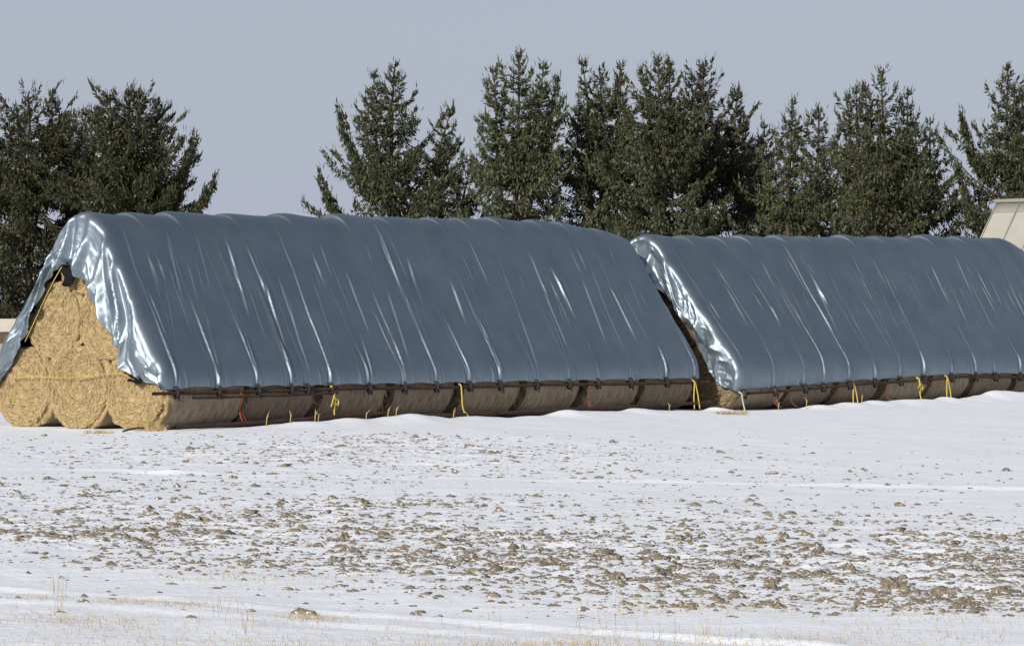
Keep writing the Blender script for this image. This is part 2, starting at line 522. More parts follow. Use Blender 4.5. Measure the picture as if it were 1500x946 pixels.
grass = mesh_obj('dry_grass', np.array(GV), np.array(GF), M_GRASS, smooth=False)
tag(grass, 'sparse dry grass stems sticking up through the foreground snow', 'grass', kind='stuff')

# ------------------------------------------------------------------ round bales


def bale_core(seed, straws, rnd=0.0):
    """round bale lying along local +x, 0..BL, radius BR: rough straw ends and sides"""
    nth = 84
    th = np.linspace(0, 2 * math.pi, nth, endpoint=False)
    rings = []
    rr = [.04, .08, .12, .16, .20, .24, .28, .32, .36, .40, .44, .48, .52, .56, .60, .635, .665, .69]
    for q in rr: rings.append((0.0, q))
    prof = rings + [(.015, .70), (.08, .705)] + [(x, .70) for x in np.linspace(.2, BL - .2, 12)] + [(BL - .08, .70), (BL - .015, .70)] + [(BL, q) for q in rr[::-1]]
    V = []
    for (x, r) in prof:
        xe = min(x, BL - x); r = r - rnd * max(0, 1 - xe / .16) ** 2 * (r / .7) ** 2
        cr = r * np.cos(th); sr = r * np.sin(th)
        sq = 1.0 if straws < 1000 else (np.abs(np.cos(th)) ** 2.6 + np.abs(np.sin(th)) ** 2.6) ** (-1 / 2.6)
        sq = 1 + (sq - 1) * max(0.0, 1 - x / .16)
        rad = sq + .022 * fbm(np.cos(th) * 1.5 + x * .6 + seed, np.sin(th) * 1.5 + seed, seed, 3)
        e = (1 if x < .1 else (-1 if x > BL - .1 else 0))
        d = 0
        if e:
            d = .05 * fbm(cr * 4 + seed, sr * 4, seed + 3, 4) + .020 * np.sin(r * 42 + th * 1.0 + 2 * vnoise(cr * 3, sr * 3, seed)) + .03 * (r / .7) ** 4 - .03
            d = d + .05 * vnoise(cr * 11 + seed, sr * 11, seed + 8)
        V.append(np.stack([x + e * d + 0 * th, cr * rad, sr * rad], 1))
    V = np.concatenate(V)
    nr = len(prof)
    F = []
    for i in range(nr - 1):
        for k in range(nth):
            k2 = (k + 1) % nth
            F.append((i * nth + k, (i + 1) * nth + k, (i + 1) * nth + k2, i * nth + k2))
    F.append(tuple(range(nth))); F.append(tuple((nr - 1) * nth + k for k in range(nth))[::-1])
    m = MB(); m.add(V, F, 0)
    if straws:
        r = .66 * np.sqrt(rng.random(straws)); a = rng.uniform(0, 2 * math.pi, straws)
        SV = []; SF = []
        for i in range(straws):
            y, z = r[i] * math.cos(a[i]), r[i] * math.sin(a[i])
            tg = np.array([0, -math.sin(a[i]), math.cos(a[i])]); rad = np.array([0, math.cos(a[i]), math.sin(a[i])])
            d = tg * rng.normal(1, .3) + rad * rng.normal(0, .55) + np.array([rng.normal(-.08, .15), 0, 0]); d /= np.linalg.norm(d)
            ln = rng.uniform(.02, .055); w = rng.uniform(.0018, .0034)
            p = np.array([-.03 + rng.uniform(-.03, .05) + .05 * (r[i] / .7) ** 3 * -1, y, z])
            sd = np.cross(d, np.array([1.0, 0, 0])); sd /= np.linalg.norm(sd) + 1e-6
            b = len(SV)
            SV += [p - d * ln - sd * w, p - d * ln + sd * w, p + d * ln + sd * w, p + d * ln - sd * w]
            SF.append((b, b + 1, b + 2, b + 3))
        m.add(SV, SF, 1)
    else:
        # stalks working loose through the wrap and at the shoulders
        SV = []; SF = []
        for i in range(700):
            edge = i % 2
            x = rng.choice([.05, BL - .05]) + rng.normal(0, .035) if edge else rng.uniform(.1, BL - .1)
            a = rng.uniform(0, 2 * math.pi); rr_ = .735 - (.05 if edge else 0) + rng.uniform(-.01, .012)
            y, z = rr_ * math.cos(a), rr_ * math.sin(a)
            d = np.array([rng.normal(0, .5), -math.sin(a) * rng.normal(1, .4), math.cos(a) * rng.normal(1, .4)]) + .22 * np.array([0, math.cos(a), math.sin(a)])
            d /= np.linalg.norm(d); ln = rng.uniform(.03, .11); w = rng.uniform(.003, .006)
            sd = np.cross(d, np.array([0, math.cos(a), math.sin(a)])); sd /= np.linalg.norm(sd) + 1e-6
            p = np.array([x, y, z]); b = len(SV)
            SV += [p - sd * w, p + sd * w, p + d * ln * 1.6 + sd * w * .5, p + d * ln * 1.6 - sd * w * .5]; SF.append((b, b + 1, b + 2, b + 3))
        m.add(SV, SF, 1)
    return m


def net_sheet(seed):
    nth = 72; th = np.linspace(0, 2 * math.pi, nth, endpoint=False)
    xs_ = np.linspace(.06, BL - .05, 30); V = []
    for x in xs_:
        rad = .732 + .010 * fbm(np.cos(th) * 2 + x * 1.2, np.sin(th) * 2 + seed, seed, 3) + .006 * math.sin(x * 9 + seed) - .05 * (abs(x / BL - .5) * 2) ** 8
        V.append(np.stack([x + 0 * th, rad * np.cos(th), rad * np.sin(th)], 1))
    V = np.concatenate(V); F = []
    for i in range(len(xs_) - 1):
        for k in range(nth):
            k2 = (k + 1) % nth
            F.append((i * nth + k, (i + 1) * nth + k, (i + 1) * nth + k2, i * nth + k2))
    m = MB(); m.add(V, F); return m


def add_bale(Cn, j, u, z, label, group, seed, straws=0, jit=.0, rs=1.0, core_m=None, side_m=None):
    t0 = j * BL + rng.uniform(-.02, .03)
    loc = wp(Cn, t0, u + rng.uniform(-1, 1) * jit, z - BR)
    e = thing('round_bale', label, 'hay bale', loc, group)
    e.rotation_euler = (0, 0, math.atan2(RV[1], RV[0]) + rng.uniform(-1, 1) * jit * .25)
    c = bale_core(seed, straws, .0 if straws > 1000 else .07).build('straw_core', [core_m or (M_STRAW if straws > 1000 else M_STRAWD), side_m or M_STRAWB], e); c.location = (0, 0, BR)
    nsh = net_sheet(seed).build('net_wrap', M_NET, e); nsh.location = (0, 0, BR)
    c.scale = nsh.scale = ((BL - .05) / BL * rng.uniform(.965, 1.0) * (1 if straws else .955), rs * rng.uniform(.99, 1.02), (1 + (rs - 1) * .4) * rng.uniform(.98, 1.0))
    return e


ORD = ['first', 'second', 'third', 'fourth', 'fifth', 'sixth', 'seventh', 'eighth', 'ninth', 'tenth', 'eleventh', 'twelfth', 'thirteenth', 'fourteenth', 'fifteenth', 'sixteenth', 'seventeenth', 'eighteenth', 'nineteenth', 'twentieth']
GB1 = 'round bales under the left tarpaulin'; GB2 = 'round bales under the right tarpaulin'
NB = 7500
add_bale(C1, 0, 1.4, BR, 'front bottom corner bale of the left stack, sunlit straw end and shaded side', GB1, 1, NB, rs=1.05)
add_bale(C1, 0, 0.0, BR, 'sunlit straw bale end in the middle of the open end\'s bottom row', GB1, 2, NB, rs=1.10)
add_bale(C1, 0, -1.4, BR, 'bottom straw bale at the far left of the open end, below the grey tarpaulin flap', GB1, 3, NB, rs=1.06)
add_bale(C1, 0, .72, BR + DZ, 'right bale of the open end\'s middle row, beside the bright tarpaulin flap', GB1, 4, NB, rs=1.04)
add_bale(C1, 0, -.60, BR + DZ, 'left bale of the open end\'s middle row, beside the thin yellow rope', GB1, 5, NB, rs=.97)
add_bale(C1, 0, .12, BR + 2 * DZ - .09, 'topmost straw bale of the open end, half hidden under the tarpaulin peak', GB1, 6, NB, rs=.90)
for j in range(1, 8):
    lab = ('%s grey brown bale from the left along the shaded side of the left stack' % ORD[j]) if j < 7 else 'last shaded side bale of the left stack, beside the dark gap'
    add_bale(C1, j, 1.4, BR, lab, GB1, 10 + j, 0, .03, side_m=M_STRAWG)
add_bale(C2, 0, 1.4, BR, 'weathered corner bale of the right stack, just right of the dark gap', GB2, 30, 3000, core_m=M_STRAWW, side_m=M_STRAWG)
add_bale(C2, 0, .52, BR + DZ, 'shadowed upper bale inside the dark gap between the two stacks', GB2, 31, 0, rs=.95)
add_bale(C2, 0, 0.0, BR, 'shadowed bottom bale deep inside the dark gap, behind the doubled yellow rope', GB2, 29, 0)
for j in range(1, 8):
    lab = '%s grey brown bale from the dark gap along the right stack\'s side' % ORD[j]
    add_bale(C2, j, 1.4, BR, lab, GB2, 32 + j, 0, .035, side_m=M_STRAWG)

# ------------------------------------------------------------------ tarpaulins


def half_profile(zr, ze, N, ua=0.0, R0=.64, rb=.765):
    """from the apex down the near side to the hem: (u, z) at N+1 even steps"""
    cb = np.array([UP, BR]); ct = np.array([ua, zr - R0])
    d = cb - ct; D = np.linalg.norm(d); ph = math.atan2(d[1], d[0])
    na = ph + math.acos((R0 - rb) / D)
    A = [ct + R0 * np.array([math.cos(a), math.sin(a)]) for a in np.linspace(math.pi / 2, na, 30)]
    B = [cb + rb * np.array([math.cos(a), math.sin(a)]) for a in np.linspace(na, math.asin(np.clip((ze - BR) / rb, -.5, .9)), 16)]
    P = np.array(A + B)
    s = np.concatenate([[0], np.cumsum(np.linalg.norm(np.diff(P, axis=0), axis=1))])
    q = np.linspace(0, s[-1], N + 1)
    return np.stack([np.interp(q, s, P[:, 0]), np.interp(q, s, P[:, 1])], 1)


def fold(x):
    """one sharp fold: a short steep flank and a long easy one"""
    return sstep(-1.0, .12, x) * np.exp(-np.maximum(x, 0) / 2.6) - .25 * np.exp(-((x + 2.0) / 1.3) ** 2)


def make_tarp(Cn, L, ridge, eave, ua, du, ties, inner, seed, label, far_drop=0.0, pleat=.10):
    r_ = np.random.default_rng(seed)
    N = 120; dt = .012
    T = np.arange(0, L + dt * .5, dt); nt = len(T)
    vv = np.linspace(0, 1, N + 1)
    P = np.zeros((nt, 2 * N + 1, 2))
    for i, t in enumerate(T):
        uq = ua(t)
        a = half_profile(ridge(t), eave(t), N, uq)
        b = half_profile(ridge(t), .45, N, -uq); b[:, 0] *= -1
        P[i, N:] = a; P[i, :N] = b[1:][::-1]
    P[..., 0] += du
    dv = np.gradient(P, axis=1); nrm = np.stack([dv[..., 1], -dv[..., 0]], -1)
    nrm = -nrm / (np.linalg.norm(nrm, axis=-1, keepdims=True) + 1e-9)
    if nrm[0, N, 1] < 0: nrm = -nrm
    D = np.zeros((nt, 2 * N + 1))
    TT = T[:, None]
    for side in (1, -1):
        v = vv[None, :]
        d = np.zeros((nt, N + 1))
        tl = list(ties) if side > 0 else list(np.asarray(ties) + r_.uniform(-.3, .3, len(ties)))
        # slack between the bales and long soft waves running down the slope
        lean = .35
        tt = TT + lean * (v - 1)
        d += .022 * fbm(tt * .9, v * .7 + 0 * TT, seed + 1, 2)
        d += .014 * (vnoise(tt * 2.3, v * .8 + 0 * TT, seed + 2)) * sstep(0, .3, v)
        d += .006 * vnoise(tt * 6.0, v * 1.6 + 0 * TT, seed + 4) * sstep(.3, .9, v)
        d += .010 * fbm(TT * 1.2 + 0 * v, v * 4 + 0 * TT, seed + 3, 3)
        # bale bumps under the cloth
        d += .018 * np.abs(np.sin(math.pi * (TT - .2) / BL)) * np.exp(-((v - .12) / .16) ** 2)
        # tight creases fanning up from each tie
        for ti in tl:
            nf = r_.integers(3, 8)
            for k in range(nf):
                top = r_.uniform(-.35, 1.15) if k else r_.uniform(.0, .7)
                ln = r_.uniform(.45, 1.15) if k < 2 else r_.uniform(.2, .8)
                w0 = r_.uniform(.016, .024); w1 = r_.uniform(.022, .042)
                if k: w0 *= .75; w1 *= .65
                if k == 0 and r_.random() < .3: ln *= .4
                A = r_.uniform(.65, 1.35) * (w0 + w1) * .5 * (1.25 if k == 0 else .95)
                q = np.clip((1 - v) / ln, 0, 1.4)
                cur = r_.uniform(.75, 1.25)
                c = ti + top * ((1 - v) ** cur) + .03 * vnoise(v * 5 + ti, 0 * v, seed + 40 + k)
                w = w0 + (w1 - w0) * (1 - v)
                env = sstep(0, .08, q) ** .5 * (1 - sstep(.55, 1.0, q)) + .0
                env = env * (.55 + .45 * vnoise(v * 3.2 + ti * 5, 0 * v + k, seed + 50))
                x = (TT - c) / w
                d += A * env * fold(x)
            # little puckers right at the hem
            for k in range(4):
                c = ti + r_.uniform(-.28, .28) * (1 + .0 * v) + r_.uniform(-.2, .25) * (1 - v)
                x = (TT - c) / .018
                d += .011 * np.exp(-x ** 2) * sstep(.86, .97, v)
            d -= .020 * np.exp(-((TT - ti) / .09) ** 2) * sstep(.93, 1, v)
        # a few free creases that start high up
        for k in range(int(L * 4)):
            c0 = r_.uniform(-.5, L + .5); sl = r_.uniform(.0, .9); v0 = r_.uniform(.1, .45); v1 = v0 + r_.uniform(.2, .5)
            c = c0 - sl * (v - .5) ; wf = r_.uniform(.014, .034); x = (TT - c) / wf
            env = sstep(v0, v0 + .12, v) * (1 - sstep(v1 - .15, v1, v))
            d += r_.uniform(.5, 1.1) * wf * env * fold(x)
        if side > 0: D[:, N:] = d
        else: D[:, :N] = d[:, 1:][:, ::-1]
    # ridge lumps, sharper at one end, one to two per bale
    edges = np.cumsum(np.concatenate([[r_.uniform(-.6, 0)], r_.uniform(.75, 1.6, 24)]))
    k = np.clip(np.searchsorted(edges, T) - 1, 0, 22)
    q = (T - edges[k]) / (edges[k + 1] - edges[k])
    lump_ = (np.sin(math.pi * np.clip(q, 0, 1) ** .33)) * (.045 + .04 * hash2(k * 1.0, k * 0.0, seed))
    va = np.abs(np.linspace(-1, 1, 2 * N + 1))[None, :]
    D += lump_[:, None] * np.exp(-(va / .10) ** 2)
    D += .03
    # hem scallops
    Q = P + nrm * D[..., None]
    tie_d = np.min(np.abs(T[:, None] - np.asarray(ties)[None, :]), axis=1)
    sc = .035 * (1 - np.exp(-(tie_d / .22) ** 2))
    Q[:, N:, 1] += sc[:, None] * sstep(.9, 1, vv)[None, :]
    X3 = np.zeros((nt, 2 * N + 1, 3)); X3[..., 0] = T[:, None]; X3[..., 1:] = Q
    if far_drop:
        s = sstep(L - 2.2, L, T) ** 1.3
        X3[:, :, 2] -= (s[:, None] * far_drop) * (np.clip((X3[:, :, 2] - .6) / 3.2, 0, 1))

    def flap(edge, nd, sgn, inner_pts, amp, s2):
        """cloth carried past the end, folded inwards over the bale ends"""
        K = 64; M = 2 * N + 1
        va_ = np.linspace(-1, 1, M)
        ip = np.array(inner_pts)
        b = np.stack([np.interp(va_, ip[:, 0], ip[:, 1]), np.interp(va_, ip[:, 0], ip[:, 2])], 1)
        b[:, 0] += .05 * fbm(va_ * 6, va_ * 0, s2, 3); b[:, 1] += .05 * fbm(va_ * 7, va_ * 0 + 5, s2, 3)
        e2 = edge[:, 1:]
        rc = .13
        out = []
        for k in range(1, K + 1):
            f = k / K
            if f < .2:
                a = f / .2 * math.pi / 2; inw = rc * (1 - math.cos(a)); tt_ = -.21 * math.sin(a)
                w = np.linalg.norm(b - e2, axis=1) + 1e-6
                fr = np.minimum(inw / w, .45)
            else:
                w = np.linalg.norm(b - e2, axis=1) + 1e-6
                f0 = np.minimum(rc / w, .45); g = (f - .2) / .8
                fr = f0 + (1 - f0) * g; tt_ = -.21
            p = e2 * (1 - fr)[:, None] + b * fr[:, None]
            g = max(0, (f - .2) / .8)
            uu = p[:, 0]; zz = p[:, 1]
            wob = 0
            # pleats gathered at the peak
            ap = np.exp(-(va_ / .16) ** 2)
            wob = wob + pleat * ap * np.sin(va_ * 46 + 1.2 * g + s2) * min(1, f * 1.6)
            wob = wob + pleat * .5 * ap * np.sin(va_ * 97 + s2 * 2) * min(1, f * 1.3)
            # creases running in from the corner, slanting down
            wrp = .06 * vnoise(va_ * 5 + s2, g * 2 + va_ * 0, s2 + 4)
            q_ = np.abs(va_) + wrp
            m1 = vnoise(q_ * 7 - g * 1.5 + s2, g * .7 + va_ * 0, s2 + 1)
            m2 = vnoise(q_ * 17 - g * 2.6 + s2, g * 1.1 + va_ * 0, s2 + 2)
            m3 = vnoise(q_ * 38 + g * 3.2, g * 4 + va_ * 0, s2 + 6)
            m4 = fbm(va_ * 45, g * 14 + va_ * 0, s2 + 7, 3)
            e1 = min(1, f * 2.2)
            wob = wob + amp * 2.1 * (1 - np.abs(m1) * 2.4) * e1 + amp * .62 * (1 - 2.2 * np.abs(m2)) * e1 + amp * .14 * (1 - 2 * np.abs(m3)) * e1 + amp * .16 * m4
            # one deep fold beside the peak
            wob = wob - .16 * np.exp(-((va_ + .035 + .02 * g) / .014) ** 2) * min(1, f * 1.6)
            wob = wob - .05 * g * g
            wob = np.maximum(wob, tt_ * .42)
            out.append(np.stack([edge[:, 0] + sgn * (-tt_) * 1.0 + sgn * wob, uu, zz], 1))
        return np.stack(out)
    near = flap(X3[0], nrm[0], -1, inner, .045, seed + 60)
    rows = [near[::-1], X3]
    far_in = [(-1, -1.9, .8), (-.5, -.95, 2.0), (-.1, -.2, 2.8), (.1, .2, 2.8), (.5, 1.05, 2.0), (1, 1.95, .75)]
    if far_drop:
        far_in = [(a, b, c * .9) for a, b, c in far_in]
    farf = flap(X3[-1], nrm[-1], 1, far_in, .03, seed + 80)
    rows.append(farf)
    G = np.concatenate(rows)
    nr, nc = G.shape[:2]
    root = thing('tarpaulin', label, 'tarpaulin', Cn)
    W = G.reshape(-1, 3) @ RB.T
    o = mesh_obj('cover_sheet', W, grid_faces(nr, nc), [M_TARP, M_TARPIN], root)
    sm = o.modifiers.new('thickness', 'SOLIDIFY'); sm.thickness = .008; sm.offset = -1; sm.material_offset = 1; sm.material_offset_rim = 0
    return root


TIES1 = [t_at_px(C1, 2.15, x) for x in (253, 315, 373, 421, 445, 480, 536, 587, 634, 683, 728, 781, 829, 871, 919, 972, 1012)]
TIES2 = [t_at_px(C2, 2.15, x) for x in (1085, 1131, 1175, 1201, 1240, 1278, 1315, 1350, 1390, 1425, 1454, 1490, 1525, 1560)]
ridge1 = lambda t: float(np.interp(t, [0, 3, 6, 9, 12.8, 14.2, 15.6], [3.62, 3.71, 3.76, 3.81, 3.86, 3.77, 3.62]))
eave1 = lambda t: float(np.interp(t, [0, .8, 4, 15.6], [.70, .71, .70, .66]))
ridge2 = lambda t: float(np.interp(t, [0, 3, 7, 11, 14.3, 16], [3.60, 3.67, 3.75, 3.84, 3.89, 3.8]))
eave2 = lambda t: float(np.interp(t, [0, .6, 4, 8.7, 10, 16], [.40, .42, .52, .63, .62, .56]))
IN1 = [(-1, -1.85, .82), (-.75, -1.28, 1.42), (-.48, -.95, 2.1), (-.22, -.47, 2.66), (-.08, -.2, 2.84), (0, .0, 2.76), (.10, .24, 2.55), (.34, .78, 1.80),
       (.56, 1.16, 1.34), (.70, 1.16, 1.04), (.86, 1.66, .90), (1, 2.16, .71)]
IN2 = [(-1, -1.8, .82), (-.6, -1.1, 1.7), (-.3, -.75, 2.4), (0, -.32, 2.85), (.12, -.02, 2.75), (.3, .46, 2.25), (.5, .88, 1.75), (.7, 1.2, 1.22), (.85, 1.44, .84), (1, 1.75, .52)]
tarp1 = make_tarp(C1, 15.28, ridge1, eave1, lambda t: .17 - .20 * t / 15.6, .03, TIES1, IN1, 101, 'large silver tarpaulin draped over the left stack, its open end showing golden straw')
tarp2 = make_tarp(C2, 16.2, ridge2, eave2, lambda t: -.32 + .34 * min(1, t / 9), .02, TIES2, IN2, 202, 'silver tarpaulin over the right stack, beyond the dark gap and running out of frame', far_drop=.5, pleat=.07)


def torn_patch(parent, Cn, u, z, wu, wz, tilt, t=-.13):
    n_ = 9
    m = MB(); g = []
    for i in range(n_):
        for j in range(n_):
            a, b = i / (n_ - 1) * 2 - 1, j / (n_ - 1) * 2 - 1
            k = 1 - .35 * (b * b) * (a > 0) - .2 * a * a
            uu = a * wu * k; zz = b * wz * (1 - .3 * a * a)
            x = uu * math.cos(tilt) - zz * math.sin(tilt); y = uu * math.sin(tilt) + zz * math.cos(tilt)
            g.append(RV * (t - .05 * (a * a + b * b) + .03 * math.sin(5 * a + 3 * b)) + NS * (u + x) + ZV * (z + y))
    m.add(g, [tuple(q) for q in grid_faces(n_, n_)])
    o = m.build('turned_back_edge', M_TARPIN, parent)
    s_ = o.modifiers.new('thickness', 'SOLIDIFY'); s_.thickness = .012
    o['label'] = 'black underside of the tarpaulin turned outwards'
    return o


for a in [(-.10, 2.66, .17, .22, .3), (-.93, 2.06, .13, .10, .6), (1.55, .87, .18, .07, -.2)]:
    torn_patch(tarp1, C1, *a)

# hem straps: rubber loops from the grommets round the pipe
for Cn, ties, ev, root in ((C1, TIES1, eave1, tarp1), (C2, TIES2, eave2, tarp2)):
    for t in ties:
        m = MB(); ze = ev(t)
        lp = []
        for k in range(15):
            a = 2 * math.pi * k / 14
            lp.append(RV * (t + .015 * math.sin(a * 2)) + NS * (2.225 + .055 * math.cos(a)) + ZV * (ze - .045 + .095 * math.sin(a)))
        m.tube(lp, .02, 6, False)
        m.tube([RV * t + NS * 2.28 + ZV * (ze - .02), RV * (t + .01) + NS * 2.285 + ZV * (ze - .1), RV * (t + .03) + NS * 2.27 + ZV * (ze - .15 - .05 * rng.random())], [.026, .022, .012], 6)
        m.build('hem_strap', M_RUBBER, root)

# ------------------------------------------------------------------ pipes, ropes and straps


def pipe(Cn, t0, t1, u, z0, z1, rad, label, group):
    loc = wp(Cn, t0, u, z0)
    d = wp(Cn, t1, u, z1) - loc; n_ = 9
    pts = [d * k / (n_ - 1) + ZV * (-.012 * math.sin(math.pi * k / (n_ - 1))) for k in range(n_)]
    m = MB(); m.tube(pts, rad, 10, False); m.tube(pts, rad * .8, 10, False)
    o = m.build('steel_pipe', M_RUST); o.location = loc
    # annular pipe mouths
    return tag(o, label, 'pipe', group)


GP1 = 'pipes weighting the hems of the tarpaulins'
pipe(C1, -.45, 5.2, 2.225, .645, .655, .03, 'rusty hem pipe at the left stack\'s near corner, poking past the straw end', GP1)
pipe(C1, 5.0, 10.4, 2.225, .64, .63, .028, 'rusty hem pipe along the middle of the left tarpaulin', GP1)
pipe(C1, 10.2, 15.75, 2.225, .63, .60, .028, 'rusty hem pipe ending at the dark gap between stacks', GP1)
pipe(C1, .45, 4.1, 2.27, .56, .58, .022, 'thinner second pipe hanging just under the hem near the straw end', GP1)
pipe(C1, -.05, 5.3, 2.34, .07, .20, .035, 'red brown pipe lying at the foot of the first bales', 'pipes lying at the foot of the left stack')
pipe(C1, 5.2, 10.6, 2.32, .12, .14, .035, 'red brown pipe lying in snow below the middle of the left stack', 'pipes lying at the foot of the left stack')
pipe(C1, 10.4, 15.7, 2.30, .14, .19, .035, 'red brown pipe lying below the last bales before the gap', 'pipes lying at the foot of the left stack')
pipe(C2, .15, 5.0, 2.225, .36, .505, .03, 'dark hem pipe rising along the start of the right tarpaulin', GP1)
pipe(C2, 4.8, 9.2, 2.225, .49, .60, .03, 'dark hem pipe in the middle of the right tarpaulin, above two yellow ropes', GP1)
pipe(C2, 8.9, 15.0, 2.225, .59, .52, .03, 'dark hem pipe of the right tarpaulin running out at the right edge', GP1)


def cord(name, pts_list, rad, m_, label, cat, group=None, flat=1.0):
    loc = np.array(pts_list[0][0], float)
    m = MB()
    for pts in pts_list:
        pts = np.array(pts, float) - loc
        # resample smooth
        s = np.linspace(0, len(pts) - 1, 6 * len(pts)); i = np.arange(len(pts))
        q = np.stack([np.interp(s, i, pts[:, k]) for k in range(3)], 1)
        q[1:-1] = (q[:-2] + q[1:-1] * 2 + q[2:]) / 4
        m.tube(q, rad, 6, flat=flat)
    o = m.build(name, m_); o.location = loc
    return tag(o, label, cat, group)


GY_ = 'yellow ropes on the hem pipes'
for Cn, x, zt, zb, kind, lab in [
        (C1, 488, .68, .12, 0, 'yellow rope knotted halfway, hanging from the hem between two dark gaps in the left stack'),
        (C1, 675, .66, .13, 1, 'single taut yellow rope down the middle of the left stack'),
        (C1, 1017, .62, .16, 2, 'pale yellow doubled rope at the left stack\'s last bale by the gap'),
        (C2, 1250, .50, .08, 2, 'doubled yellow rope nearest the gap on the right stack'),
        (C2, 1346, .58, .14, 0, 'loosely twisted yellow rope, left of a matching pair on the right stack'),
        (C2, 1387, .60, .12, 2, 'doubled yellow rope at the highest hem point of the right stack')]:
    t = t_at_px(Cn, 2.27, x); P = lambda a, u, z: wp(Cn, t + a, u, z)
    if kind == 0:
        ls = [[P(0, 2.2, zt + .03), P(.0, 2.28, zt), P(.03, 2.29, (zt + zb) / 2 + .05), P(-.02, 2.31, zb + .1), P(.01, 2.34, zb - .1)],
              [P(.01, 2.2, zt + .02), P(.03, 2.285, zt - .1), P(-.05, 2.30, (zt + zb) / 2 + .02), P(-.10, 2.31, zb + .22)],
              [P(.0, 2.3, (zt + zb) / 2 + .1), P(.10, 2.31, (zt + zb) / 2 + .04), P(.08, 2.32, (zt + zb) / 2 - .04), P(.0, 2.3, (zt + zb) / 2)]]
    elif kind == 1:
        ls = [[P(0, 2.2, zt + .04), P(0, 2.28, zt), P(.01, 2.3, zb + .15), P(.04, 2.33, zb + .0)], [P(.03, 2.32, zb + .05), P(.09, 2.34, zb), P(.12, 2.36, zb - .06)]]
    else:
        ls = [[P(0, 2.2, zt + .04), P(0, 2.28, zt), P(-.06, 2.3, zb + .15), P(-.08, 2.33, zb - .1)], [P(.01, 2.2, zt + .03), P(.015, 2.285, zt - .02), P(.07, 2.31, zb + .2), P(.10, 2.34, zb - .1)]]
    cord('yellow_rope', ls, .0135, M_YEL, lab, 'rope', GY_)

for Cn, x, zt, zb, wd, lab in [(C1, 350, .66, .02, .03, 'frayed orange strap down the first shaded bale of the left stack'),
                               (C1, 861, .60, .04, .035, 'orange strap hanging near the right end of the left stack'),
                               (C2, 1133, .42, .05, .035, 'orange strap on the right stack nearest the gap'),
                               (C2, 1158, .40, .05, .02, 'thin faded orange strap, second from the gap on the right stack'),
                               (C2, 1296, .50, .10, .022, 'orange strap between two yellow ropes on the right stack')]:
    t = t_at_px(Cn, 2.2, x); P = lambda a, u, z: wp(Cn, t + a, u, z)
    cord('orange_strap', [[P(0, 2.19, zt + .02), P(0, 2.26, zt - .03), P(.02, 2.2, (zt + zb) / 2 + .05), P(.0, 2.23, (zt + zb) / 2 - .1), P(.03, 2.33, zb)],
                          [P(.02, 2.22, (zt + zb) / 2 - .05), P(.07, 2.27, (zt + zb) / 2 - .15), P(.11, 2.34, zb)]], wd * .62, M_ORANGE, lab, 'strap', 'orange straps down the bale sides', flat=.25)
t = t_at_px(C2, 2.27, 1086)
cord('white_rope', [[wp(C2, t, 2.2, .4), wp(C2, t, 2.28, .36), wp(C2, t + .01, 2.3, .2), wp(C2, t + .03, 2.34, .0)]], .016, M_WHITE, 'short white rope hanging at the near corner of the right stack', 'rope')
cord('yellow_rope', [[wp(C1, -.13, -1.55, .86), wp(C1, -.16, -1.0, .90), wp(C1, -.15, -.5, .88), wp(C1, -.18, .0, .89), wp(C1, -.16, .5, .93), wp(C1, -.16, 1.15, .98), wp(C1, -.16, 1.5, .86)]], .005, M_YEL,
     'thin yellow rope stretched level across the straw ends', 'rope')
cord('yellow_rope', [[wp(C1, -.45, .02, 2.78), wp(C1, -.46, -.2, 2.5), wp(C1, -.36, -.55, 2.16), wp(C1, -.3, -.82, 1.85), wp(C1, -.26, -1.1, 1.5)]], .007, M_YEL,
     'thin yellow rope slanting down the left flap from the peak', 'rope')
# stick on the snow by the corner
p = ground_at(180, 636); q = ground_at(214, 631)
cord('wooden_stick', [[p + ZV * .05, (p + q) / 2 + ZV * .075, q + ZV * .06]], .016, M_BARK, 'thin dark stick lying on the snow below the open end', 'stick')


def tuft(x, y, n_, sx, sy, h0, h1, lean, label, mat_=None):
    c = ground_at(x, y); c[2] = float(height(np.array([c[0]]), np.array([c[1]]))[0])
    P = np.stack([np.clip(rng.normal(0, sx, n_), -1.3 * sx, 1.3 * sx), np.clip(rng.normal(0, sy, n_), -1.3 * sy, 1.3 * sy), np.zeros(n_)], 1)
    v, f = blades(P, h0, h1, lean, .005)
    o = mesh_obj('grass_tuft', np.array(v), np.array(f), mat_ or M_GRASS, smooth=False)
    o.location = c
    tag(o, label, 'grass tuft', 'tufts at the foot of the stacks')


